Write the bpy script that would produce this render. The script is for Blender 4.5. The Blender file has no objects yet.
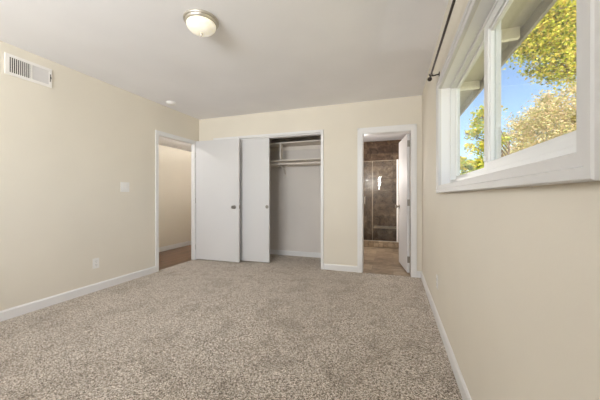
import bpy, bmesh, math, random
from mathutils import Vector, Matrix, Euler
R = random.Random(7)
sc = bpy.context.scene
C = sc.collection

# ------------------------------------------------------------------ camera
cam_d = bpy.data.cameras.new('camera'); cam = bpy.data.objects.new('camera', cam_d); C.objects.link(cam)
cam.location = (0, 0, 1.0826)
cam.rotation_euler = (math.pi / 2, 0, 0.327896)
cam_d.sensor_width = 36; cam_d.lens = 273.325 / 600 * 36
cam_d.shift_y = -0.0054; cam_d.clip_start = .02; cam_d.clip_end = 400
sc.camera = cam

# ------------------------------------------------------------------ world, sun, exposure
wd = bpy.data.worlds.new('sky'); sc.world = wd; wd.use_nodes = True
nt = wd.node_tree; bg = nt.nodes['Background']
sky = nt.nodes.new('ShaderNodeTexSky'); sky.sky_type = 'NISHITA'; sky.sun_disc = False
sky.sun_elevation = math.radians(42); sky.sun_rotation = math.radians(250); sky.air_density = 1.0; sky.dust_density = .6; sky.ozone_density = 2.5
nt.links.new(sky.outputs[0], bg.inputs['Color']); bg.inputs['Strength'].default_value = .31
sun_d = bpy.data.lights.new('sun', 'SUN'); sun_d.energy = 13; sun_d.angle = .01; sun_d.color = (1, .95, .86)
sun = bpy.data.objects.new('sun', sun_d); C.objects.link(sun)
sun.rotation_euler = Vector((.22, .72, -.68)).to_track_quat('-Z', 'Y').to_euler()

def area(name, loc, direction, sx, sy, power, col):
    d = bpy.data.lights.new(name, 'AREA'); d.shape = 'RECTANGLE'; d.size = sx; d.size_y = sy; d.energy = power; d.color = col
    o = bpy.data.objects.new(name, d); C.objects.link(o); o.location = loc
    o.rotation_euler = Vector(direction).to_track_quat('-Z', 'Y').to_euler()
    return o
area('rear_daylight_fill', (-1.68, -1.78, 1.78), (-.22, 1, .42), 2.3, .8, 114, (.97, .985, 1)).data.spread = math.radians(125)  # added area light standing in for daylight, tilted up to lift the ceiling
vs = sc.view_settings
vs.view_transform = 'Standard'; vs.look = 'None'; vs.exposure = 0.0; vs.gamma = 1.0; vs.use_curve_mapping = False
sc.cycles.use_denoising = True
sc.cycles.max_bounces = 10; sc.cycles.diffuse_bounces = 6; sc.cycles.transparent_max_bounces = 16

# ------------------------------------------------------------------ materials
def srgb(r, g, b):
    f = lambda c: (c / 255 / 12.92) if c <= 10 else ((c / 255 + .055) / 1.055) ** 2.4
    return (f(r), f(g), f(b), 1)
def mat(name, col, rough=.5, metal=0, spec=.5, emit=None, es=0):
    m = bpy.data.materials.new(name); m.use_nodes = True
    b = m.node_tree.nodes['Principled BSDF']
    b.inputs['Base Color'].default_value = col; b.inputs['Roughness'].default_value = rough
    b.inputs['Metallic'].default_value = metal; b.inputs['Specular IOR Level'].default_value = spec
    if emit: b.inputs['Emission Color'].default_value = emit; b.inputs['Emission Strength'].default_value = es
    return m
def N(m, t, **kw):
    n = m.node_tree.nodes.new(t)
    for k, v in kw.items():
        if k in n.inputs: n.inputs[k].default_value = v
        else: setattr(n, k, v)
    return n
def L(m, a, b): m.node_tree.links.new(a, b)
def ramp(m, stops):
    r = N(m, 'ShaderNodeValToRGB'); e = r.color_ramp.elements
    while len(e) < len(stops): e.new(.5)
    for x, (p, c) in zip(e, stops): x.position = p; x.color = c
    return r
def coords(m): return N(m, 'ShaderNodeNewGeometry').outputs['Position']
def bump(m, height, strength, dist):
    b = N(m, 'ShaderNodeBump', Strength=strength, Distance=dist); L(m, height, b.inputs['Height'])
    L(m, b.outputs[0], m.node_tree.nodes['Principled BSDF'].inputs['Normal'])

def paint(name, col, scale=90, strength=.12, rough=.75, var=.03):
    m = mat(name, col, rough, spec=.25); p = coords(m)
    n = N(m, 'ShaderNodeTexNoise', Scale=scale, Detail=3.0); L(m, p, n.inputs['Vector']); bump(m, n.outputs['Fac'], strength, .003)
    n2 = N(m, 'ShaderNodeTexNoise', Scale=1.3, Detail=2.0); L(m, p, n2.inputs['Vector'])
    lo = tuple(c * (1 - var) for c in col[:3]) + (1,); hi = tuple(min(1, c * (1 + var)) for c in col[:3]) + (1,)
    r = ramp(m, [(.3, lo), (.7, hi)]); L(m, n2.outputs['Fac'], r.inputs[0])
    L(m, r.outputs[0], m.node_tree.nodes['Principled BSDF'].inputs['Base Color'])
    return m
M = {}
M['wall'] = paint('beige wall paint', srgb(222, 215, 201))
M['ceiling'] = paint('white ceiling paint', srgb(244, 243, 245), 60, .2)
M['closet'] = paint('pale grey closet paint', srgb(214, 208, 202))
M['trim'] = mat('white trim enamel', srgb(226, 225, 224), .35, spec=.4)
M['wintrim_shaded'] = mat('off-white window trim enamel', srgb(204, 202, 199), .5, spec=.25)  # same white trim, greyed: the shade on the casing is put into its colour
M['vinyl'] = mat('white window vinyl', srgb(222, 222, 220), .45, spec=.25)
M['door'] = paint('white door paint', srgb(212, 211, 211), 40, .03, .6, .01)
M['shelf'] = mat('white shelf paint', srgb(222, 214, 204), .5)
M['plastic'] = mat('white plastic', srgb(232, 230, 226), .35)
M['register'] = mat('white enamelled register', srgb(233, 229, 224), .4)
M['fins'] = mat('pale grey fins', srgb(206, 202, 200), .45)
M['dark'] = mat('dark duct', srgb(70, 60, 52), .8)
M['nickel'] = mat('brushed nickel', srgb(205, 199, 188), .42, 1)
M['hingemetal'] = mat('satin hinge steel', srgb(150, 145, 138), .35, 1)
M['bronze'] = mat('dark bronze rod', srgb(58, 46, 38), .4, .7)
M['slot'] = mat('dark slot', srgb(60, 56, 52), .6)
M['fascia'] = mat('grey fascia paint', srgb(150, 146, 140), .7)
M['soffit'] = paint('cream soffit paint', srgb(184, 178, 160), 30, .2)
M['rafter'] = mat('white rafter paint', srgb(228, 224, 212), .6)
M['stucco'] = paint('stucco', srgb(205, 196, 178), 60, .5)

# lamp glass
m = mat('alabaster lamp glass', srgb(228, 220, 200), .45, emit=srgb(255, 247, 226), es=.4); M['lampglass'] = m
p = N(m, 'ShaderNodeTexNoise', Scale=14.0, Detail=3.0, Distortion=1.5); L(m, coords(m), p.inputs['Vector'])
r = ramp(m, [(.35, srgb(250, 240, 212)), (.65, srgb(255, 252, 243))]); L(m, p.outputs['Fac'], r.inputs[0])
L(m, r.outputs[0], m.node_tree.nodes['Principled BSDF'].inputs['Emission Color'])

# glass panes: thin clear glass that lets light through
def pane(name, tint, refl=1.0, film=0):
    m = bpy.data.materials.new(name); m.use_nodes = True; t = m.node_tree; t.nodes.remove(t.nodes['Principled BSDF'])
    a = t.nodes.new('ShaderNodeBsdfTransparent'); a.inputs[0].default_value = tint
    g = t.nodes.new('ShaderNodeBsdfGlossy'); g.inputs['Roughness'].default_value = .01
    f = t.nodes.new('ShaderNodeFresnel'); f.inputs['IOR'].default_value = 1.45
    mu = t.nodes.new('ShaderNodeMath'); mu.operation = 'MULTIPLY'; mu.inputs[1].default_value = refl
    x = t.nodes.new('ShaderNodeMixShader')
    t.links.new(f.outputs[0], mu.inputs[0]); t.links.new(mu.outputs[0], x.inputs[0]); t.links.new(a.outputs[0], x.inputs[1]); t.links.new(g.outputs[0], x.inputs[2])
    out = x.outputs[0]
    if film:      # uneven pale diffuse film over the glass
        d = t.nodes.new('ShaderNodeBsdfDiffuse'); d.inputs[0].default_value = (.75, .72, .68, 1); y = t.nodes.new('ShaderNodeMixShader')
        n = t.nodes.new('ShaderNodeTexNoise'); n.inputs['Scale'].default_value = 3; q = t.nodes.new('ShaderNodeMath'); q.operation = 'MULTIPLY'; q.inputs[1].default_value = film * 2
        t.links.new(n.outputs['Fac'], q.inputs[0]); t.links.new(q.outputs[0], y.inputs[0]); t.links.new(out, y.inputs[1]); t.links.new(d.outputs[0], y.inputs[2]); out = y.outputs[0]
    t.links.new(out, t.nodes['Material Output'].inputs['Surface'])
    return m
M['glass'] = pane('clear window glass', (.97, .98, .98, 1), .25)
M['showerglass'] = pane('shower glass', (.95, .955, .945, 1), .7, .016)
M['frosted'] = mat('frosted lit pane', srgb(240, 238, 230), .5, emit=srgb(248, 246, 238), es=1.0)

# carpet: speckled beige cut pile
m = mat('speckled beige carpet', srgb(170, 158, 145), 1.0, spec=.05); M['carpet'] = m; P = coords(m)
n1 = N(m, 'ShaderNodeTexVoronoi', Scale=200.0); L(m, P, n1.inputs['Vector'])
sx = N(m, 'ShaderNodeSeparateColor'); L(m, n1.outputs['Color'], sx.inputs[0])
r1 = ramp(m, [(0, srgb(52, 42, 34)), (.22, srgb(92, 79, 67)), (.42, srgb(170, 158, 146)), (.7, srgb(200, 190, 179)), (1, srgb(236, 229, 221))]); L(m, sx.outputs[0], r1.inputs[0])
n2 = N(m, 'ShaderNodeTexNoise', Scale=4.2, Detail=4.0, Roughness=.6, Distortion=.8); L(m, P, n2.inputs['Vector'])
r2 = ramp(m, [(.36, (.76, .745, .72, 1)), (.50, (.97, .965, .95, 1)), (.62, (1.0, 1.0, .99, 1))]); L(m, n2.outputs['Fac'], r2.inputs[0])
n4 = N(m, 'ShaderNodeTexNoise', Scale=70.0, Detail=1.0); L(m, P, n4.inputs['Vector'])
r4 = ramp(m, [(.36, (.70, .69, .67, 1)), (.5, (1, 1, 1, 1)), (.66, (1.16, 1.16, 1.16, 1))]); L(m, n4.outputs['Fac'], r4.inputs[0])
mx4 = N(m, 'ShaderNodeMix', data_type='RGBA', blend_type='MULTIPLY'); mx4.inputs[0].default_value = 1
L(m, r2.outputs[0], mx4.inputs[6]); L(m, r4.outputs[0], mx4.inputs[7])
mx = N(m, 'ShaderNodeMix', data_type='RGBA', blend_type='MULTIPLY'); mx.inputs[0].default_value = 1
L(m, r1.outputs[0], mx.inputs[6]); L(m, mx4.outputs[2], mx.inputs[7])
L(m, mx.outputs[2], m.node_tree.nodes['Principled BSDF'].inputs['Base Color'])
n3 = N(m, 'ShaderNodeTexNoise', Scale=140.0, Detail=2.0); L(m, P, n3.inputs['Vector'])
bump(m, n3.outputs['Fac'], .8, .012)
sh = m.node_tree.nodes['Principled BSDF'].inputs; sh['Sheen Weight'].default_value = .5; sh['Sheen Tint'].default_value = srgb(255, 242, 226); sh['Sheen Roughness'].default_value = .5

# wood planks (hall), tiles (bathroom)
def bricks(name, c1, c2, grout, bw, bh, rot, mortar, rough, nscale, stretch=(1, 1, 1), ramp_stops=None, offset=.5):
    m = mat(name, c1, rough, spec=.4); t = N(m, 'ShaderNodeTexCoord')
    mp = N(m, 'ShaderNodeMapping'); mp.inputs['Rotation'].default_value = rot; L(m, coords(m), mp.inputs['Vector'])
    b = N(m, 'ShaderNodeTexBrick'); b.offset = offset
    b.inputs['Color1'].default_value = (0, 0, 0, 1); b.inputs['Color2'].default_value = (1, 1, 1, 1); b.inputs['Mortar'].default_value = (.5, .5, .5, 1)
    b.inputs['Scale'].default_value = 1; b.inputs['Brick Width'].default_value = bw; b.inputs['Row Height'].default_value = bh; b.inputs['Mortar Size'].default_value = mortar
    L(m, mp.outputs[0], b.inputs['Vector'])
    mp2 = N(m, 'ShaderNodeMapping'); mp2.inputs['Scale'].default_value = stretch; L(m, mp.outputs[0], mp2.inputs['Vector'])
    n = N(m, 'ShaderNodeTexNoise', Scale=nscale, Detail=6.0, Roughness=.65, Distortion=1.0); L(m, mp2.outputs[0], n.inputs['Vector'])
    ad = N(m, 'ShaderNodeMath', operation='MULTIPLY_ADD'); L(m, b.outputs['Color'], ad.inputs[0]); ad.inputs[1].default_value = .22
    L(m, n.outputs['Fac'], ad.inputs[2])
    r = ramp(m, ramp_stops or [(.35, c1), (.85, c2)]); L(m, ad.outputs[0], r.inputs[0])
    x = N(m, 'ShaderNodeMix', data_type='RGBA'); L(m, b.outputs['Fac'], x.inputs[0]); L(m, r.outputs[0], x.inputs[6]); x.inputs[7].default_value = grout
    L(m, x.outputs[2], m.node_tree.nodes['Principled BSDF'].inputs['Base Color'])
    iv = N(m, 'ShaderNodeMath', operation='SUBTRACT'); iv.inputs[0].default_value = 1; L(m, b.outputs['Fac'], iv.inputs[1]); bump(m, iv.outputs[0], .4, .003)
    return m
H = math.pi / 2
M['wood'] = bricks('brown laminate planks', srgb(78, 54, 39), srgb(136, 101, 76), srgb(52, 37, 28), 1.2, .13, (0, 0, H), .002, .35, 2.2, (1, 14, 1))
M['floortile'] = bricks('beige bathroom floor tile', srgb(92, 76, 60), srgb(176, 156, 132), srgb(114, 100, 86), .6, .3, (0, 0, 0), .004, .35, 6, (1, 1.5, 1))
TS = [(.36, srgb(84, 66, 52)), (.52, srgb(118, 97, 79)), (.66, srgb(140, 119, 98)), (.84, srgb(172, 152, 130))]
TD = [(.36, srgb(66, 48, 36)), (.53, srgb(94, 73, 56)), (.68, srgb(122, 99, 78)), (.86, srgb(162, 139, 114))]
M['tile'] = bricks('brown marble wall tile', 0 or srgb(100, 80, 60), srgb(160, 140, 110), srgb(96, 80, 66), .61, .305, (-H, 0, 0), .004, .3, 7, (1, 1, 1), TD, 0)
M['tileside'] = bricks('brown marble side tile', srgb(100, 80, 60), srgb(160, 140, 110), srgb(96, 80, 66), .61, .305, (-H, 0, H), .003, .3, 5, (1, 1, 1), TD, 0)
M['curb'] = bricks('tan mosaic curb tile', srgb(100, 80, 60), srgb(160, 140, 110), srgb(118, 102, 84), .1, .1, (-H, 0, 0), .004, .4, 9, (1, 1, 1), [(.3, srgb(112, 92, 72)), (.85, srgb(188, 168, 142))], 0)
M['bench'] = mat('pale stone bench cap', srgb(176, 160, 140), .35)

# ------------------------------------------------------------------ mesh helpers
class MB:
    def __init__(s): s.b = bmesh.new()
    def box(s, x0, x1, y0, y1, z0, z1):
        v = [s.b.verts.new(p) for p in ((x0, y0, z0), (x1, y0, z0), (x1, y1, z0), (x0, y1, z0), (x0, y0, z1), (x1, y0, z1), (x1, y1, z1), (x0, y1, z1))]
        for f in ((3, 2, 1, 0), (4, 5, 6, 7), (0, 1, 5, 4), (1, 2, 6, 5), (2, 3, 7, 6), (3, 0, 4, 7)): s.b.faces.new([v[i] for i in f])
        return v
    def prism(s, pts, d):
        """extrude polygon pts (3-D) along vector d"""
        a = [s.b.verts.new(p) for p in pts]; c = [s.b.verts.new(Vector(p) + Vector(d)) for p in pts]; n = len(pts)
        s.b.faces.new(a[::-1]); s.b.faces.new(c)
        for i in range(n): s.b.faces.new((a[i], a[(i + 1) % n], c[(i + 1) % n], c[i]))
    def tube(s, pts, r, seg=10, cap=True):
        pts = [Vector(p) for p in pts]; rr = r if isinstance(r, (list, tuple)) else [r] * len(pts); rings = []
        for i, p in enumerate(pts):
            d = (pts[min(i + 1, len(pts) - 1)] - pts[max(i - 1, 0)]).normalized()
            u = d.orthogonal().normalized() if i == 0 else (u - d * u.dot(d)).normalized()
            w = d.cross(u)
            rings.append([s.b.verts.new(p + (u * math.cos(a) + w * math.sin(a)) * rr[i]) for a in [2 * math.pi * k / seg for k in range(seg)]])
        for a, c in zip(rings, rings[1:]):
            for k in range(seg): s.b.faces.new((a[k], a[(k + 1) % seg], c[(k + 1) % seg], c[k]))
        if cap: s.b.faces.new(rings[0][::-1]); s.b.faces.new(rings[-1])
    def lathe(s, base, axis, prof, seg=32):
        """prof: list of (distance along axis, radius)"""
        ax = Vector(axis).normalized(); u = ax.orthogonal().normalized(); w = ax.cross(u); base = Vector(base); rings = []
        for h, r in prof:
            rings.append([s.b.verts.new(base + ax * h + (u * math.cos(a) + w * math.sin(a)) * max(r, .0002)) for a in [2 * math.pi * k / seg for k in range(seg)]])
        for a, c in zip(rings, rings[1:]):
            for k in range(seg): s.b.faces.new((a[k], a[(k + 1) % seg], c[(k + 1) % seg], c[k]))
        s.b.faces.new(rings[0][::-1]); s.b.faces.new(rings[-1])
    def build(s, name, m, parent=None, bevel=0, smooth=False, origin=None, seg=2):
        if bevel: bmesh.ops.bevel(s.b, geom=list(s.b.edges), offset=bevel, segments=seg, affect='EDGES', profile=.5)
        bmesh.ops.recalc_face_normals(s.b, faces=s.b.faces)
        me = bpy.data.meshes.new(name)
        if origin is None:
            vs_ = [v.co for v in s.b.verts]; lo = [min(v[i] for v in vs_) for i in range(3)]; hi = [max(v[i] for v in vs_) for i in range(3)]
            origin = ((lo[0] + hi[0]) / 2, (lo[1] + hi[1]) / 2, lo[2])
        origin = Vector(origin); bmesh.ops.translate(s.b, verts=s.b.verts, vec=-origin)
        s.b.to_mesh(me); s.b.free(); me.materials.append(m)
        if smooth:
            for f in me.polygons: f.use_smooth = True
            if smooth != 'all': me.set_sharp_from_angle(angle=math.radians(40))
        o = bpy.data.objects.new(name, me); C.objects.link(o)
        off = Vector((0, 0, 0)); q = parent
        while q: off += q.location; q = q.parent
        o.location = origin - off
        if parent: o.parent = parent
        return o
def tag(o, label=None, cat=None, group=None, kind=None):
    if label: o['label'] = label
    if cat: o['category'] = cat
    if group: o['group'] = group
    if kind: o['kind'] = kind
    return o
def empty(name, loc, label, cat, group=None, kind=None):
    o = bpy.data.objects.new(name, None); C.objects.link(o); o.location = loc; o.empty_display_size = .1
    return tag(o, label, cat, group, kind)
def struct(o, label=None, cat=None): return tag(o, label, cat, None, 'structure')
def box(x0, x1, y0, y1, z0, z1):
    m = MB(); m.box(x0, x1, y0, y1, z0, z1); return m

def wall(name, m, axis, a, b, u0, u1, z0, z1, holes=(), label=None, cat='wall'):
    """slab between a and b along axis ('x' or 'y'); u is the other horizontal axis; holes (u0,u1,z0,z1)"""
    us = sorted({u0, u1, *[h[0] for h in holes], *[h[1] for h in holes]}); zs = sorted({z0, z1, *[h[2] for h in holes], *[h[3] for h in holes]})
    solid = lambda i, j: 0 <= i < len(us) - 1 and 0 <= j < len(zs) - 1 and not any(h[0] - 1e-6 <= us[i] and us[i + 1] <= h[1] + 1e-6 and h[2] - 1e-6 <= zs[j] and zs[j + 1] <= h[3] + 1e-6 for h in holes)
    B = MB(); vert = {}
    def V(t, u, z):
        k = (t, u, z)
        if k not in vert: vert[k] = B.b.verts.new((t, u, z) if axis == 'x' else (u, t, z))
        return vert[k]
    for i in range(len(us) - 1):
        for j in range(len(zs) - 1):
            if not solid(i, j): continue
            p, q, r_, s = us[i], us[i + 1], zs[j], zs[j + 1]
            for t in (a, b): B.b.faces.new((V(t, p, r_), V(t, q, r_), V(t, q, s), V(t, p, s)))
            for di, dj, e in ((-1, 0, ((p, r_), (p, s))), (1, 0, ((q, r_), (q, s))), (0, -1, ((p, r_), (q, r_))), (0, 1, ((p, s), (q, s)))):
                if not solid(i + di, j + dj): B.b.faces.new((V(a, *e[0]), V(a, *e[1]), V(b, *e[1]), V(b, *e[0])))
    return struct(B.build(name, m), label, cat)

# ------------------------------------------------------------------ structure
XL, XR, YB, YR, HC = -3.23, .365, 3.983, -1.65, 2.44     # faces of the left, right, back, rear wall and ceiling
T = .12
TL = .05                     # hall partition is thinner
BY0, BY1 = YB + T, 6.92       # bathroom depth
CLB = 4.715                   # closet back wall
PX = -.89                     # partition between closet and bathroom
HX = -4.335                   # far hall wall
HALL = (3.09, 3.862, 0, 1.99)   # hall opening (y, z)
CL = (-2.888, -1.016, 0, 2.055)
BD = (-.418, .238, 0, 1.985)
WIN = (.692, 2.445, 1.172, 1.95)

struct(box(XL - .03, XR, YR, YB, -.06, 0).build('floor', M['carpet']), 'speckled beige carpet floor of the bedroom', 'carpet floor')
struct(box(CL[0] - .25, PX - T / 2 - .005, YB, CLB, -.06, 0).build('floor_closet', M['carpet']), 'carpet floor inside the closet', 'carpet floor')
struct(box(HX, XL - .03, 1.6, 6.3, -.06, -.004).build('floor_hall', M['wood']), 'brown wood plank floor of the hall', 'wood floor')
struct(box(PX + T / 2, XR, YB + .02, BY1, -.06, -.004).build('floor_bathroom', M['floortile']), 'beige stone tile floor of the bathroom', 'tile floor')
struct(box(XL - T, XR + T, YR - T, YB + T, HC, HC + .04).build('ceiling', M['ceiling']), 'white bedroom ceiling', 'ceiling')
struct(box(XL - .05, PX + .01, YB + T, CLB + .1, HC - .01, HC + .04).build('ceiling_closet', M['closet']), 'closet ceiling', 'ceiling')
struct(box(PX - .05, XR + T, YB + T, BY1 + T, HC - .001, HC + .04).build('ceiling_bathroom', M['ceiling']), 'white bathroom ceiling', 'ceiling')
struct(box(HX - T, XL - TL, 1.6, 6.3, 2.10, 2.16).build('ceiling_hall', M['ceiling']), 'low white hall ceiling', 'ceiling')
wall('wall_left', M['wall'], 'x', XL - TL, XL, YR, YB + T, 0, HC, [HALL], 'beige left wall')
wall('wall_back', M['wall'], 'y', YB, YB + T, XL, XR, 0, HC, [CL, BD], 'beige back wall')
wall('wall_right', M['wall'], 'x', XR, XR + .135, YR - T, BY1 + T, 0, HC, [WIN], 'beige right wall around the window')
RW = (-2.8, -.53, 1.42, 2.14)
wall('wall_rear', M['wall'], 'y', YR - T, YR, XL - T, XR, 0, HC, [RW], 'beige rear wall')
struct(box(HX - T, HX, 1.6, 6.3, 0, 2.10).build('wall_hall', M['wall']), 'beige far wall of the hall', 'wall')
struct(box(HX, XL - TL, 6.18, 6.3, 0, 2.10).build('wall_hall_end', M['wall']), 'beige end wall of the hall', 'wall')
struct(box(HX, XL - TL, 1.6, 1.7, 0, 2.10).build('wall_hall_near', M['wall']), 'beige near end wall of the hall', 'wall')
struct(box(XL - TL, XL, YB + T, 6.3, 0, 2.44).build('wall_hall_right', M['wall']), 'beige hall side wall past the bedroom', 'wall')
struct(box(XL, PX - T / 2, CLB, CLB + T, 0, HC).build('wall_closet', M['closet']), 'pale back wall of the closet', 'wall')
struct(box(PX - T / 2 - .005, PX, YB + T, CLB, 0, HC).build('wall_closet_side', M['closet']), 'pale side wall of the closet', 'wall')
struct(box(CL[0] - .37, CL[0] - .25, YB + T, CLB, 0, HC).build('wall_closet_left', M['closet']), 'pale left wall of the closet', 'wall')
struct(box(PX + .001, PX + T / 2, YB + T, BY1 + T, 0, HC).build('wall_bathroom_left', M['tileside']), 'brown tiled left wall of the bathroom', 'wall')
struct(box(PX + T / 2, XR, BY1, BY1 + T, 0, HC).build('wall_bathroom', M['tile']), 'brown marble tiled back wall of the shower', 'wall')
# house roof and eave
rf = MB(); rf.box(-6, 1.02, -3, 9, 2.50, 2.56); struct(rf.build('roof', M['soffit']), 'cream underside of the roof overhang outside the window', 'eave')
ev = empty('eave_rafters', (.8, 0, 2.41), 'white rafter tails under the roof overhang outside the window', 'rafters', kind='structure')
for y in (-.45, .65, 1.76, 2.74, 3.85):
    box(XR + .135, 1.0, y, y + .045, 2.41, 2.50).build('rafter', M['rafter'], ev)
struct(box(1.02, 1.045, -3, 9, 2.40, 2.57).build('trim_fascia', M['fascia']), 'grey fascia board along the roof edge', 'fascia')
struct(box(XR + .135, 80, -30, 90, -.6, -.5).build('ground', paint('dry pale grass', srgb(196, 188, 150), 4, .3, .95, .15)), 'grass ground outside', 'ground')

# baseboards with a small top chamfer
def baseboard(name, runs, label):
    B = MB()
    for (x0, y0, x1, y1, nx, ny, h) in runs:     # along wall from p to q, n = direction into the room
        t = .013; pr = [(0, 0), (t, 0), (t, h - .014), (t * .45, h), (0, h)]
        B.prism([(x0 + nx * a, y0 + ny * a, z) for a, z in pr], (x1 - x0, y1 - y0, 0))
    return struct(B.build(name, M['trim']), label, 'baseboard')
baseboard('baseboard_left', [(XL, YR, XL, HALL[0] - .045, 1, 0, .09), (XL, HALL[1] + .065, XL, YB, 1, 0, .09)], 'white baseboard along the left wall')
baseboard('baseboard_back', [(CL[1] + .036, YB, BD[0] - .062, YB, 0, -1, .086), (BD[1] + .066, YB, XR, YB, 0, -1, .086)], 'white baseboard on the back wall between closet and bathroom')
baseboard('baseboard_right', [(XR, YR, XR, YB, -1, 0, .09)], 'white baseboard along the right wall under the window')
baseboard('baseboard_closet', [(CL[0] - .25, CLB, PX - T / 2 - .005, CLB, 0, -1, .088), (PX - T / 2 - .005, YB + T, PX - T / 2 - .005, CLB, -1, 0, .088)], 'white baseboard inside the closet')
baseboard('baseboard_hall', [(HX, 1.7, HX, 6.18, 1, 0, .09)], 'white baseboard along the hall wall')
baseboard('baseboard_bathroom', [(BD[0] - .45, YB + T, BD[0] - .07, YB + T, 0, 1, .09)], 'white baseboard inside the bathroom')

# door casings: three-sided frames plus jamb linings
def casing_y(name, hole, w, t, label, wl=None, top=None):
    """casing on the back wall (facing -Y)"""
    x0, x1, _, z = hole; top = top or w; B = MB()
    for (a, b, c, d) in ((x0 - w, x0, 0, z + top), (x1, x1 + w, 0, z + top), (x0, x1, z, z + top)):
        B.box(a, b, YB - t, YB, c, d)
    for (a, b, c, d) in ((x0 - w, x0 - w * .72, 0, z + top), (x1 + w * .72, x1 + w, 0, z + top), (x0 - w, x1 + w, z + top * .72, z + top)):
        B.box(a, b, YB - t - .005, YB - t, c, d)
    j = .008
    B.box(x0, x0 + j, YB - t * .5, YB + T + .01, 0, z); B.box(x1 - j, x1, YB - t * .5, YB + T + .01, 0, z); B.box(x0 + j, x1 - j, YB - t * .5, YB + T + .01, z - j, z)
    return struct(B.build(name, M['trim']), label, 'door casing')
casing_y('trim_1', CL, .034, .016, 'white casing around the closet opening', top=.03)
tb = casing_y('trim_2', BD, .063, .018, 'white casing around the bathroom doorway', top=.075)
B = MB(); y0, y1, _, z = HALL; w = .045; w2 = .062
B.box(XL, XL + .014, y0 - w, y0, 0, z + .052); B.box(XL, XL + .014, y1, y1 + w2, 0, z + .052); B.box(XL, XL + .014, y0, y1, z, z + .052)
B.box(XL - TL - .004, XL + .006, y0, y0 + .012, 0, z); B.box(XL - TL - .004, XL + .006, y1 - .006, y1, 0, z); B.box(XL - TL - .004, XL + .006, y0 + .012, y1 - .012, z - .012, z)
B.box(XL - TL - .016, XL - TL - .004, y1, y1 + w2, 0, z + .05); B.box(XL - TL - .016, XL - TL - .004, y0 - w, y0, 0, z + .05)
tr = struct(B.build('trim_3', M['trim']), 'white casing around the hall doorway', 'door casing')
tag(box(XL - .042, XL - .014, y0 + .012, y0 + .014, .87, .94).build('strike_plate', M['hingemetal'], tr), 'dull metal strike plate')

# ------------------------------------------------------------------ hall door, swung open against the closet
def knob(parent, base, axis, name='knob'):
    k = MB(); k.lathe(base, axis, [(0, .031), (.004, .031), (.007, .027), (.009, .012), (.028, .011), (.034, .02), (.043, .0275), (.053, .0275), (.061, .02), (.063, .001)], 24)
    return tag(k.build(name, M['hingemetal'], parent, smooth=True), 'brushed nickel round knob')
hd = empty('door_1', (XL + .02, 3.885, 0), 'plain white hall door swung open flat in front of the closet', 'door', kind='structure')
DX0, DX1, DY0, DY1 = XL + .022, -2.363, 3.870, 3.905
box(DX0, DX1, DY0, DY1, .018, 2.032).build('door_slab', M['door'], hd, bevel=.002)
knob(hd, (-2.445, DY0, .915), (0, -1, 0)); knob(hd, (-2.445, DY1, .915), (0, 1, 0))
lt = MB(); lt.box(DX1 - .001, DX1 + .0025, DY0 + .006, DY1 - .006, .885, .945); lt.box(DX1, DX1 + .012, DY0 + .010, DY1 - .012, .905, .925)
tag(lt.build('latch', M['hingemetal'], hd), 'metal latch on the door edge')
for z in (.22, 1.02, 1.8):
    B = MB(); B.tube([(XL + .0185, DY0 + .004, z - .045), (XL + .0185, DY0 + .004, z + .045)], .0055, 10); B.build('hinge', M['hingemetal'], hd)
# sliding closet door
cd = empty('door_2', (-2.36, 4.03, 0), 'plain white sliding closet door with a round finger pull', 'closet door', kind='structure')
SY0, SY1 = YB + .022, YB + .056; SX1 = -1.888
box(CL[0] + .016, SX1, SY0, SY1, .02, 2.03).build('door_slab', M['door'], cd, bevel=.002)
B = MB(); pb = (-1.925, SY0, .92)
B.lathe(pb, (0, -1, 0), [(0, .028), (.003, .028), (.0045, .026), (.0045, .0215), (.001, .020), (.0005, .002)], 28)
tag(B.build('finger_pull', M['hingemetal'], cd, smooth=True), 'round nickel recessed finger pull')
B = MB(); B.box(CL[0] + .014, CL[1] - .014, YB + .016, YB + .105, 2.030, 2.046)
tag(B.build('track', M['trim'], cd), 'white overhead track')

# ------------------------------------------------------------------ bathroom door
HB = (BD[1] - .016, YB + T + .012)                       # hinge line
ang = math.radians(98.5); wdt, thk = .66, .035
bd = empty('door_3', (HB[0], HB[1], 0), 'plain white bathroom door standing open on its right hinges', 'door', kind='structure')
ux = Vector((math.cos(ang), math.sin(ang), 0)); uy = Vector((ux.y, -ux.x, 0))   # along the slab, thickness to +X side
def loc_box(B, a0, a1, b0, b1, z0, z1):
    o = Vector((HB[0], HB[1], 0)) + Vector((-.034, 0, 0))
    P_ = [o + ux * a0 + uy * b0, o + ux * a1 + uy * b0, o + ux * a1 + uy * b1, o + ux * a0 + uy * b1]
    B.prism([(p.x, p.y, z0) for p in P_], (0, 0, z1 - z0))
    return o
B = MB(); oo = loc_box(B, .004, wdt, 0, thk, .018, 1.965); B.build('door_slab', M['door'], bd, bevel=.002)
for sd_ in (-1, 1):
    b_k = oo + ux * (wdt - .062) + uy * (0 if sd_ < 0 else thk) + Vector((0, 0, .925))
    knob(bd, b_k, uy * sd_)['label'] = 'satin metal round knob'
for z in (.2, 1.0, 1.83):
    B = MB(); loc_box(B, .0005, .0042, .003, thk - .002, z - .045, z + .045)
    q = oo + uy * (thk + .004) + ux * .001
    B.tube([(q.x, q.y, z - .045), (q.x, q.y, z + .045)], .006, 10)
    tag(B.build('hinge', M['hingemetal'], bd), 'satin steel hinge')

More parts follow.
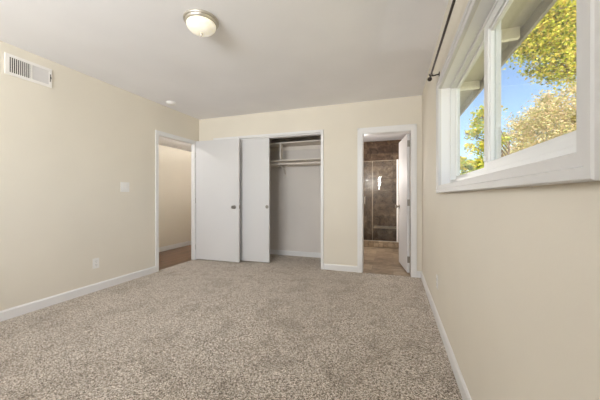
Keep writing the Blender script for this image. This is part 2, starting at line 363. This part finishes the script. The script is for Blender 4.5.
# ------------------------------------------------------------------ closet fittings
SXA, SXB = CL[0] - .25, PX - T / 2 - .005
def shelf(name, z, ya, label):
    s = empty(name, (-2.0, (ya + CLB) / 2, z - .02), label, 'closet shelf', None)
    box(SXA, SXB, ya, CLB, z - .02, z).build('shelf_board', M['shelf'], s, bevel=.002)
    box(SXA, SXB, CLB - .018, CLB, z - .085, z - .02).build('wall_cleat', M['shelf'], s)
    box(SXB - .018, SXB, ya + .02, CLB - .018, z - .085, z - .02).build('end_cleat', M['shelf'], s)
    return s
s1 = shelf('closet_shelf', 2.022, 4.36, 'upper white closet shelf close under the closet ceiling')
s2 = shelf('closet_shelf', 1.722, 4.36, 'lower white closet shelf just above the hanging rod')
tag(box(-1.862, -1.842, 4.375, 4.48, 1.7225, 2.0015).build('shelf_divider', M['shelf'], bevel=.002), 'white upright board standing between the two closet shelves', 'shelf divider')
cr = empty('closet_rod', (-2.0, 4.40, 1.64), 'white hanging rod under the lower closet shelf', 'closet rod')
B = MB(); B.tube([(SXA, 4.41, 1.655), (SXB - .02, 4.41, 1.655)], .0165, 16); B.build('rod', M['shelf'], cr, smooth=True)
bx_ = -1.885; B = MB()
B.tube([(bx_, CLB - .022, 1.694), (bx_, 4.42, 1.694), (bx_, 4.388, 1.684), (bx_, 4.383, 1.655), (bx_, 4.395, 1.630), (bx_, 4.43, 1.628)], .0075, 8)
B.tube([(bx_, 4.43, 1.690), (bx_, CLB - .008, 1.50)], .0085, 8); B.box(bx_ - .015, bx_ + .015, CLB - .006, CLB, 1.46, 1.634)
tag(B.build('bracket', M['shelf'], cr), 'white hooked rod bracket fixed to the closet back wall')
B = MB(); B.lathe((SXB - .0185, 4.41, 1.655), (-1, 0, 0), [(0, .032), (.006, .032), (.012, .022), (.02, .021)], 20); B.build('end_socket', M['shelf'], cr, smooth=True)

# ------------------------------------------------------------------ bathroom fittings
GY = 6.16                                                   # plane of the shower glass
cb = tag(box(PX + T / 2, XR, 6.10, 6.24, -.004, .122).build('shower_curb', M['curb'], bevel=.004), 'low tan mosaic tile curb across the shower front', 'shower curb')
bn = empty('shower_bench', (.05, 6.75, 0), 'low tiled bench with a pale stone cap at the back of the shower', 'bench')
box(-.42, XR, 6.58, BY1, -.004, .35).build('bench_base', M['tile'], bn)
tag(box(-.43, XR, 6.565, BY1, .35, .375).build('bench_cap', M['bench'], bn, bevel=.004), 'pale stone cap')
se = empty('shower_enclosure', (-.35, GY, .122), 'frameless clear glass shower front with a white side post', 'shower enclosure')
tag(box(PX + T / 2 + .005, -.428, GY - .004, GY + .004, .135, 1.862).build('glass_door', M['showerglass'], se), 'clear glass shower door')
tag(box(-.420, .072, GY - .004, GY + .004, .130, 1.862).build('glass_panel', M['showerglass'], se), 'fixed clear glass panel')
tag(box(-.428, -.420, GY - .007, GY + .007, .128, 1.862).build('edge_seal', M['bench'], se), 'pale seal strip between door and panel')
tag(box(.072, .110, GY - .03, GY + .03, .122, 1.875).build('side_post', M['trim'], se, bevel=.003), 'white side post')
tag(box(PX + T / 2 + .002, .072, GY - .008, GY + .008, .122, .132).build('bottom_rail', M['nickel'], se), 'thin metal bottom rail')
tag(box(PX + T / 2 + .002, .072, GY - .006, GY + .006, 1.860, 1.866).build('top_edge', M['bench'], se), 'pale polished top edge')
B = MB(); B.tube([(-.585, GY - .004, .93), (-.585, GY - .05, .93), (-.585, GY - .05, 1.08), (-.585, GY - .004, 1.08)], .009, 10)
tag(B.build('pull_handle', M['nickel'], se, smooth=True), 'bent metal pull handle')
struct(box(XR - .02, XR, 6.24, BY1, 0, HC).build('wall_shower_right', M['tileside']), 'brown tiled right wall of the shower', 'wall')

def dome_lamp(base, R0, label, es_mat, drop=.10, name='ceiling_light'):
    l = empty(name, (base[0], base[1], base[2] - drop - .03), label, 'ceiling light')
    B = MB(); B.lathe(base, (0, 0, -1), [(0, R0 * .97), (.004, R0), (.012, R0), (.018, R0 * .985), (.021, R0 * .93), (.034, R0 * .88), (.038, R0 * .84), (.038, R0 * .75)], 48)
    tag(B.build('base_ring', M['nickel'], l, smooth=True), 'brushed nickel base ring')
    B = MB(); r = R0 * .83
    B.lathe((base[0], base[1], base[2] - .034), (0, 0, -1), [(0, r * .97)] + [(.006 + (drop - .045) * math.sin(t), r * math.cos(t) ** .9) for t in [k * math.pi / 2 / 12 for k in range(12)]] + [(drop - .039, .001)], 48)
    tag(B.build('glass_dome', es_mat, l, smooth='all'), 'warm white frosted glass dome')
    B = MB(); B.lathe((base[0], base[1], base[2] - drop + .004), (0, 0, -1), [(0, .012), (.006, .013), (.012, .009), (.016, .008), (.022, .005), (.024, .001)], 16)
    tag(B.build('finial', M['nickel'], l, smooth=True), 'small nickel finial')
    return l
dome_lamp((-1.392, 1.742, HC), .130, 'round flush ceiling light with a nickel ring and glass dome', M['lampglass'], .108)
def point_light(name, loc, power, col=(1, .93, .82), r=0):
    d = bpy.data.lights.new(name, 'POINT'); d.energy = power; d.color = col; d.shadow_soft_size = r
    o = bpy.data.objects.new(name, d); C.objects.link(o); o.location = loc
ld = bpy.data.lights.new('bedroom_lamp_light', 'SPOT'); ld.energy = 30; ld.color = (1, .98, .95); ld.spot_size = math.radians(168); ld.spot_blend = 1; ld.shadow_soft_size = 0
lo_ = bpy.data.objects.new('bedroom_lamp_light', ld); C.objects.link(lo_); lo_.location = (-1.392, 1.742, 2.30)
point_light('bathroom_fill_light', (-.62, 5.3, 1.5), 46, (1, .98, .95))  # added unseen point light to brighten the bathroom, no fixture there
area('hall_fill_light', (-3.5, 4.2, 2.09), (-.5, 0, -1), 3.4, .16, 36, (1, .97, .92)).rotation_euler = Matrix(((0, .894, .447), (1, 0, 0), (0, .447, -.894))).to_euler()  # added strip light, kept out of view, to brighten the hall

# ------------------------------------------------------------------ bedroom window
X0 = XR
wn = empty('window_1', (X0 + .08, 1.58, 1.165), 'white vinyl sliding window in the right wall', 'window', kind='structure')
y0, y1, z0, z1 = WIN
def ring(B, x0, x1, ya, yb, za, zb, w, wb=None, wt=None):
    wb = wb or w; wt = wt or w
    B.box(x0, x1, ya, ya + w, za, zb); B.box(x0, x1, yb - w, yb, za, zb); B.box(x0, x1, ya + w, yb - w, za, za + wb); B.box(x0, x1, ya + w, yb - w, zb - wt, zb)
B = MB(); ring(B, X0 + .002, X0 + .07, y0 - .010, y1 + .010, z0 - .010, z1 + .010, .012); B.build('jamb_lining', M['trim'], wn)
B = MB(); ring(B, X0 + .065, X0 + .133, y0, y1, z0, z1, .017, .04, .014); B.build('window_frame', M['vinyl'], wn, bevel=.003)
ym = 1.607
s_ = MB(); ring(s_, X0 + .102, X0 + .126, ym - .06, y1 - .016, z0 + .038, z1 - .012, .012, .032, .012); fx = s_.build('fixed_sash', M['vinyl'], wn, bevel=.003)
B = MB(); B.box(X0 + .110, X0 + .114, ym - .05, y1 - .034, z0 + .066, z1 - .022); tag(B.build('glass_pane', M['glass'], fx), 'clear glass')
s_ = MB(); a_, b_, c_, d_ = X0 + .070, X0 + .100, y0 + .022, ym
for q in ((c_, c_ + .06, z0 + .038, z1 - .012), (d_ - .06, d_, z0 + .038, z1 - .012), (c_ + .06, d_ - .06, z0 + .038, z0 + .076), (c_ + .06, d_ - .06, z1 - .055, z1 - .012)): s_.box(a_, b_, *q)
for q in ((c_ + .06, d_ - .07, z0 + .076, z0 + .082), (d_ - .07, d_ - .06, z0 + .076, z1 - .055), (c_ + .06, d_ - .07, z1 - .072, z1 - .055)): s_.box(a_ + .008, b_ - .004, *q)
sl = s_.build('sliding_sash', M['vinyl'], wn, bevel=.003)
B = MB(); B.box(X0 + .088, X0 + .092, y0 + .07, d_ - .066, z0 + .080, z1 - .070); tag(B.build('glass_pane', M['glass'], sl), 'clear glass')
B = MB(); B.box(X0 + .060, X0 + .070, ym - .04, ym - .025, z0 + .085, z0 + .115); tag(B.build('sash_latch', M['vinyl'], sl, bevel=.002), 'small white sash latch')
# interior casing, picture-frame with mitred moulded profile
def mitred(name, x, ya, yb, za, zb, prof, m, label, cat):
    """prof: list of (outward distance from the opening, projection into the room)"""
    B = MB(); cor = [(ya, za, -1, -1), (yb, za, 1, -1), (yb, zb, 1, 1), (ya, zb, -1, 1)]
    rings = [[B.b.verts.new((x - p, cy + sy * w, cz + sz * w)) for w, p in prof] for cy, cz, sy, sz in cor]; n = len(prof)
    for k in range(4):
        a, c = rings[k], rings[(k + 1) % 4]
        for i in range(n): B.b.faces.new((a[i], a[(i + 1) % n], c[(i + 1) % n], c[i]))
    return struct(B.build(name, m), label, cat)
mitred('trim_4', X0, y0, y1, z0, z1, [(0, 0), (0, .018), (.003, .021), (.030, .021), (.034, .027), (.056, .028), (.060, .024), (.060, 0)], M['wintrim_shaded'], 'white mitred moulding framing the bedroom window', 'window casing')

# rear window (behind the camera): unseen, assumed from a shower glass reflection; lets the fill in
w3 = empty('window_2', (-1.66, YR - .06, 1.42), 'wide white framed window assumed in the unseen rear wall', 'window', kind='structure')
B = MB(); a, b, c, d = RW
for (p_, q_, r_, t_) in ((a, b, c, c + .05), (a, b, d - .05, d), (a, a + .05, c + .05, d - .05), (b - .05, b, c + .05, d - .05), (-1.69, -1.63, c + .05, d - .05)): B.box(p_, q_, YR - .1, YR - .02, r_, t_)
B.build('window_frame', M['vinyl'], w3)
box(a + .05, b - .05, YR - .062, YR - .058, c + .05, d - .05).build('glass_pane', M['glass'], w3)

# ------------------------------------------------------------------ wall fittings
v0, v1, vz0, vz1 = 1.437, 1.785, 2.168, 2.352; VX = XL
av = empty('air_vent', (VX, (v0 + v1) / 2, vz0), 'white wall air register with open left half, high on the left wall', 'air vent')
B = MB(); fw = .024; g0, g1, gz0, gz1 = v0 + .030, v1 - .026, vz0 + .024, vz1 - .024; gm = 1.623
for (a, b, c, d) in ((v0, v1, vz0, gz0), (v0, v1, gz1, vz1), (v0, g0, gz0, gz1), (g1, v1, gz0, gz1), (gm - .006, gm + .006, gz0, gz1)):
    B.box(VX, VX + .009, a, b, c, d)
B.build('frame', M['register'], av)
tag(box(VX + .0005, VX + .0012, g0, gm - .006, gz0, gz1).build('dark_duct', M['dark'], av), 'dark duct behind the open fins')
for k in range(10):
    y = g0 + (k + .75) * (gm - .006 - g0) / 10.3
    B = MB(); B.box(VX + .0015, VX + .008, y, y + .0036, gz0, gz1); B.build('fin', M['register'], av)
for k in range(5):
    z = gz0 + (k + .8) * (gz1 - gz0) / 5.6
    box(VX + .0012, VX + .0022, g0, gm - .006, z, z + .005).build('cross_fin', M['slot'], av)
for k in range(9):
    y = gm + .006 + k * (g1 - gm - .006) / 9; wv = (g1 - gm - .006) / 9
    B = MB(); B.prism([(VX + .0015, y, gz0), (VX + .0075, y + wv * .93, gz0), (VX + .0065, y + wv, gz0), (VX + .0005, y + wv * .07, gz0)], (0, 0, gz1 - gz0)); tag(B.build('closed_fin', M['fins'], av), 'pale closed fin')
B = MB(); B.box(VX + .009, VX + .0095, v1 - .018, v1 - .010, vz0 + .055, vz1 - .055); B.box(VX + .009, VX + .022, v1 - .017, v1 - .012, vz0 + .08, vz0 + .1)
tag(B.build('lever', M['slot'], av), 'dark damper lever slot')

sd = empty('smoke_detector', (-3.02, 3.12, 2.405), 'small round white smoke detector at the ceiling edge', 'smoke detector')
B = MB(); B.lathe((-3.02, 3.12, HC), (0, 0, -1), [(0, .062), (.01, .062), (.014, .058), (.024, .056), (.032, .048), (.036, .03), (.037, .001)], 32); B.build('body', M['plastic'], sd, smooth=True)
B = MB(); B.lathe((-3.0, 3.10, HC - .0355), (0, 0, -1), [(0, .008), (.003, .008), (.004, .001)], 12); B.build('test_button', M['fins'], sd)

sw = empty('light_switch', (XL, 2.575, 1.145), 'white double light switch on the left wall beside the hall doorway', 'light switch')
box(XL, XL + .006, 2.516, 2.634, 1.145, 1.268).build('cover_plate', M['plastic'], sw, bevel=.002)
for y in (2.552, 2.598):
    B = MB(); B.prism([(XL + .006, y - .016, 1.172), (XL + .009, y - .016, 1.172), (XL + .0075, y - .016, 1.206), (XL + .012, y - .016, 1.240), (XL + .006, y - .016, 1.240)], (0, .032, 0)); B.build('rocker', M['plastic'], sw)

def outlet(name, side, y, z, label):
    x = XL if side > 0 else XR
    o = empty(name, (x, y, z), label, 'outlet', None)
    bx = lambda a, b, *q: box(min(x + side * a, x + side * b), max(x + side * a, x + side * b), *q)
    bx(0, .006, y - .036, y + .036, z, z + .116).build('cover_plate', M['plastic'], o, bevel=.002)
    for zz in (z + .022, z + .064):
        B = MB(); B.lathe((x + side * .006, y, zz + .015), (side, 0, 0), [(0, .0165), (.0025, .0165), (.003, .015)], 20); f = B.build('socket', M['plastic'], o)
        B = MB()
        for dy in (-.0065, .0065):
            a, b = x + side * .0088, x + side * .0094; B.box(min(a, b), max(a, b), y + dy - .0013, y + dy + .0013, zz + .015, zz + .024)
        a, b = x + side * .0088, x + side * .0094; B.box(min(a, b), max(a, b), y - .0025, y + .0025, zz + .003, zz + .009)
        tag(B.build('slots', M['slot'], f), 'dark plug slots')
outlet('wall_outlet', 1, 2.215, .262, 'white outlet low on the left wall')
outlet('wall_outlet', -1, 2.62, .29, 'white outlet low on the right wall beneath the window')

RX, RZ = .302, 2.105
cu = empty('curtain_rod', (RX, 1.5, RZ), 'thin dark bronze curtain rod above the window', 'curtain rod')
B = MB(); B.tube([(RX, .3, RZ), (RX, 2.585, RZ)], .0075, 12); B.build('rod', M['bronze'], cu, smooth=True)
for e, s in ((2.583, 1), (.302, -1)):
    B = MB(); B.lathe((RX, e, RZ), (0, s, 0), [(0, .0085), (.006, .012), (.012, .012), (.016, .009), (.022, .017), (.032, .019), (.042, .015), (.047, .006), (.049, .001)], 20); B.build('finial', M['bronze'], cu, smooth=True)
for y in (2.52, 1.45, .42):
    B = MB(); B.lathe((XR, y, RZ - .004), (-1, 0, 0), [(0, .02), (.004, .02), (.006, .012)], 18); B.tube([(XR, y, RZ - .004), (RX + .01, y, RZ - .012)], .0055, 8)
    B.tube([(RX + .014, y, RZ + .006), (RX + .011, y, RZ - .009), (RX, y, RZ - .0125), (RX - .011, y, RZ - .009), (RX - .014, y, RZ + .008)], .0035, 8); B.build('bracket', M['bronze'], cu, smooth=True)

# ------------------------------------------------------------------ trees outside
def leafmat(name, stops, trans):
    m = bpy.data.materials.new(name); m.use_nodes = True; t = m.node_tree; t.nodes.remove(t.nodes['Principled BSDF'])
    g = t.nodes.new('ShaderNodeNewGeometry'); r = t.nodes.new('ShaderNodeValToRGB'); e = r.color_ramp.elements
    while len(e) < len(stops): e.new(.5)
    for x, (p, c) in zip(e, stops): x.position = p; x.color = c
    t.links.new(g.outputs['Random Per Island'], r.inputs[0])
    d = t.nodes.new('ShaderNodeBsdfDiffuse'); tl = t.nodes.new('ShaderNodeBsdfTranslucent'); x = t.nodes.new('ShaderNodeMixShader'); x.inputs[0].default_value = trans
    t.links.new(r.outputs[0], d.inputs[0]); t.links.new(r.outputs[0], tl.inputs[0]); t.links.new(d.outputs[0], x.inputs[1]); t.links.new(tl.outputs[0], x.inputs[2])
    t.links.new(x.outputs[0], t.nodes['Material Output'].inputs['Surface']); return m
LM_near = leafmat('yellow green leaves', [(0, srgb(84, 106, 34)), (.18, srgb(150, 164, 50)), (.38, srgb(198, 202, 66)), (.6, srgb(234, 226, 96)), (.85, srgb(246, 222, 122)), (1, srgb(180, 148, 90))], .5)
LM_far = leafmat('olive tan leaves', [(0, srgb(150, 154, 96)), (.35, srgb(204, 200, 138)), (.7, srgb(234, 214, 170)), (1, srgb(226, 192, 160))], .5)
LM_green = leafmat('fresh green leaves', [(0, srgb(130, 158, 70)), (.5, srgb(196, 206, 100)), (.85, srgb(240, 216, 90)), (1, srgb(246, 204, 76))], .5)
bark = paint('grey brown bark', srgb(122, 104, 88), 20, .6)

def tree(name, label, cat, base, height, clusters, leaf, n, lm, seed, trunk_r=.16, sp=1.0):
    """clusters: (x, y, z, radius) blobs of foliage in world space, each fed by its own branch"""
    r = random.Random(seed); b = Vector(base)
    t = empty(name, base, label, cat, 'trees outside the window')
    top = b + Vector((0, 0, height)); B = MB()
    B.tube([b, b + Vector((.05, .03, height * .35)), b + Vector((-.05, .05, height * .7)), top], [trunk_r, trunk_r * .8, trunk_r * .55, trunk_r * .25], 10)
    B.build('trunk', bark, t, smooth=True)
    BB = MB()
    for (x, y, z, cr) in clusters:
        c = Vector((x, y, z)); h = max(.35, min(.95, (z - b.z) / height * .7)); s = b + Vector((0, 0, height * h))
        mid = s.lerp(c, .5) + Vector((r.uniform(-.2, .2), r.uniform(-.2, .2), .15 * (c - s).length))
        BB.tube([s, mid, c], [trunk_r * .35, trunk_r * .2, .015], 6)
        for _ in range(5):
            d = Vector((r.gauss(0, 1), r.gauss(0, 1), r.gauss(0, .7))).normalized() * cr * .85
            BB.tube([c - (c - mid) * .25, c + d * .5, c + d], [.018, .012, .004], 5)
    BB.build('branches', bark, t, smooth=True)
    F = bmesh.new(); tot = sum(c[3] ** 2 for c in clusters)
    for (x, y, z, cr) in clusters:
        c = Vector((x, y, z)); k = int(n * cr * cr / tot); sub = []
        for _ in range(9): sub.append(c + Vector((r.gauss(0, 1), r.gauss(0, 1), r.gauss(0, .7))).normalized() * cr * r.uniform(.3, .8))
        for _ in range(k):
            q = r.choice(sub) + Vector((r.gauss(0, 1), r.gauss(0, 1), r.gauss(0, .6))) * cr * .24 * sp
            e = Euler((r.uniform(-1.1, .9), r.uniform(-.9, .9), r.uniform(0, 6.28))).to_matrix(); l = leaf * r.uniform(.7, 1.25); w = l * .3
            P4 = [Vector((-l / 2, 0, 0)), Vector((0, -w, l * .08)), Vector((l / 2, 0, -l * .05)), Vector((0, w, l * .08))]
            v = [F.verts.new(q + e @ p) for p in P4]; F.faces.new((v[0], v[1], v[2])); F.faces.new((v[0], v[2], v[3]))
    me = bpy.data.meshes.new('foliage'); bmesh.ops.translate(F, verts=F.verts, vec=-b); F.to_mesh(me); F.free(); me.materials.append(lm)
    o = bpy.data.objects.new('foliage', me); C.objects.link(o); o.parent = t
    return t
CAMP = Vector((0, 0, 1.0826)); ps = .327896
def sp(x, y, dist):
    """point seen at photograph coordinate (x, y) at horizontal distance dist - used once, to set tree crowns out in the garden"""
    a = (x - 300) / 273.325; d = Vector((-math.sin(ps) + a * math.cos(ps), math.cos(ps) + a * math.sin(ps), -(y - 196.77) / 273.325))
    return CAMP + d * (dist / math.hypot(d.x, d.y))
def cl(lst): return [(*sp(x, y, d), rr) for x, y, d, rr in lst]
tree('tree', 'tall yellow green leafy tree arching over the window from the right', 'tree', (9.2, 8.6, -.5), 6.5,
     cl([(545, 12, 8.5, .95), (560, 30, 8.8, 1.0), (530, 35, 8.6, .65), (555, -10, 9, 1.2), (575, 5, 8.4, 1.1), (590, 40, 8.5, 1.1), (540, 48, 8.7, .5), (565, 55, 8.8, .6), (518, 42, 8.6, .35), (575, 72, 8.6, .5), (556, 74, 8.8, .35), (538, 70, 8.7, .25), (610, 10, 9, 1.5), (530, 5, 9, .8)]),
     .08, 26000, LM_near, 3, .16, 1.2)
tree('tree', 'wide olive tan tree crown low behind the right window pane', 'tree', (9.8, 15.0, -.5), 4.6,
     cl([(560, 112, 17, 1.15), (545, 120, 17, 1.0), (530, 128, 17.5, .95), (575, 108, 17, 1.2), (520, 124, 18, .75), (501, 140, 18, .8), (555, 135, 17, 1.3), (580, 132, 17, 1.5), (535, 145, 17, 1.1), (512, 152, 17.5, .9), (500, 165, 17.5, 1.0), (574, 90, 17, .6), (549, 101, 17, .6), (534, 112, 17.5, .45), (600, 110, 17, 1.4), (530, 160, 17, 1.2)]),
     .11, 24000, LM_far, 5, .2, 1.25)
tree('tree', 'slender sparse green tree behind the left window pane', 'tree', (4.6, 13.6, -.5), 3.9,
     cl([(481, 116, 14, .38), (484, 130, 14, .5), (474, 136, 14.2, .3), (482, 148, 14, .5), (470, 146, 14.2, .25), (477, 124, 14, .25), (489, 112, 14, .5), (490, 142, 14, .6), (486, 160, 14, .5), (467, 133, 14.1, .16)]),
     .12, 2600, LM_green, 8, .08, 1.3)
tree('tree', 'low yellow green bush at the bottom of the left window pane', 'bush', (4.0, 13.3, -.5), 1.6,
     cl([(470, 166, 13, .38), (478, 168, 13, .36), (463, 165, 13.2, .3), (486, 170, 13, .4), (458, 160, 13.2, .25), (470, 178, 13, .5), (484, 180, 13, .5)]),
     .17, 4000, LM_green, 11, .05).name = 'bush'
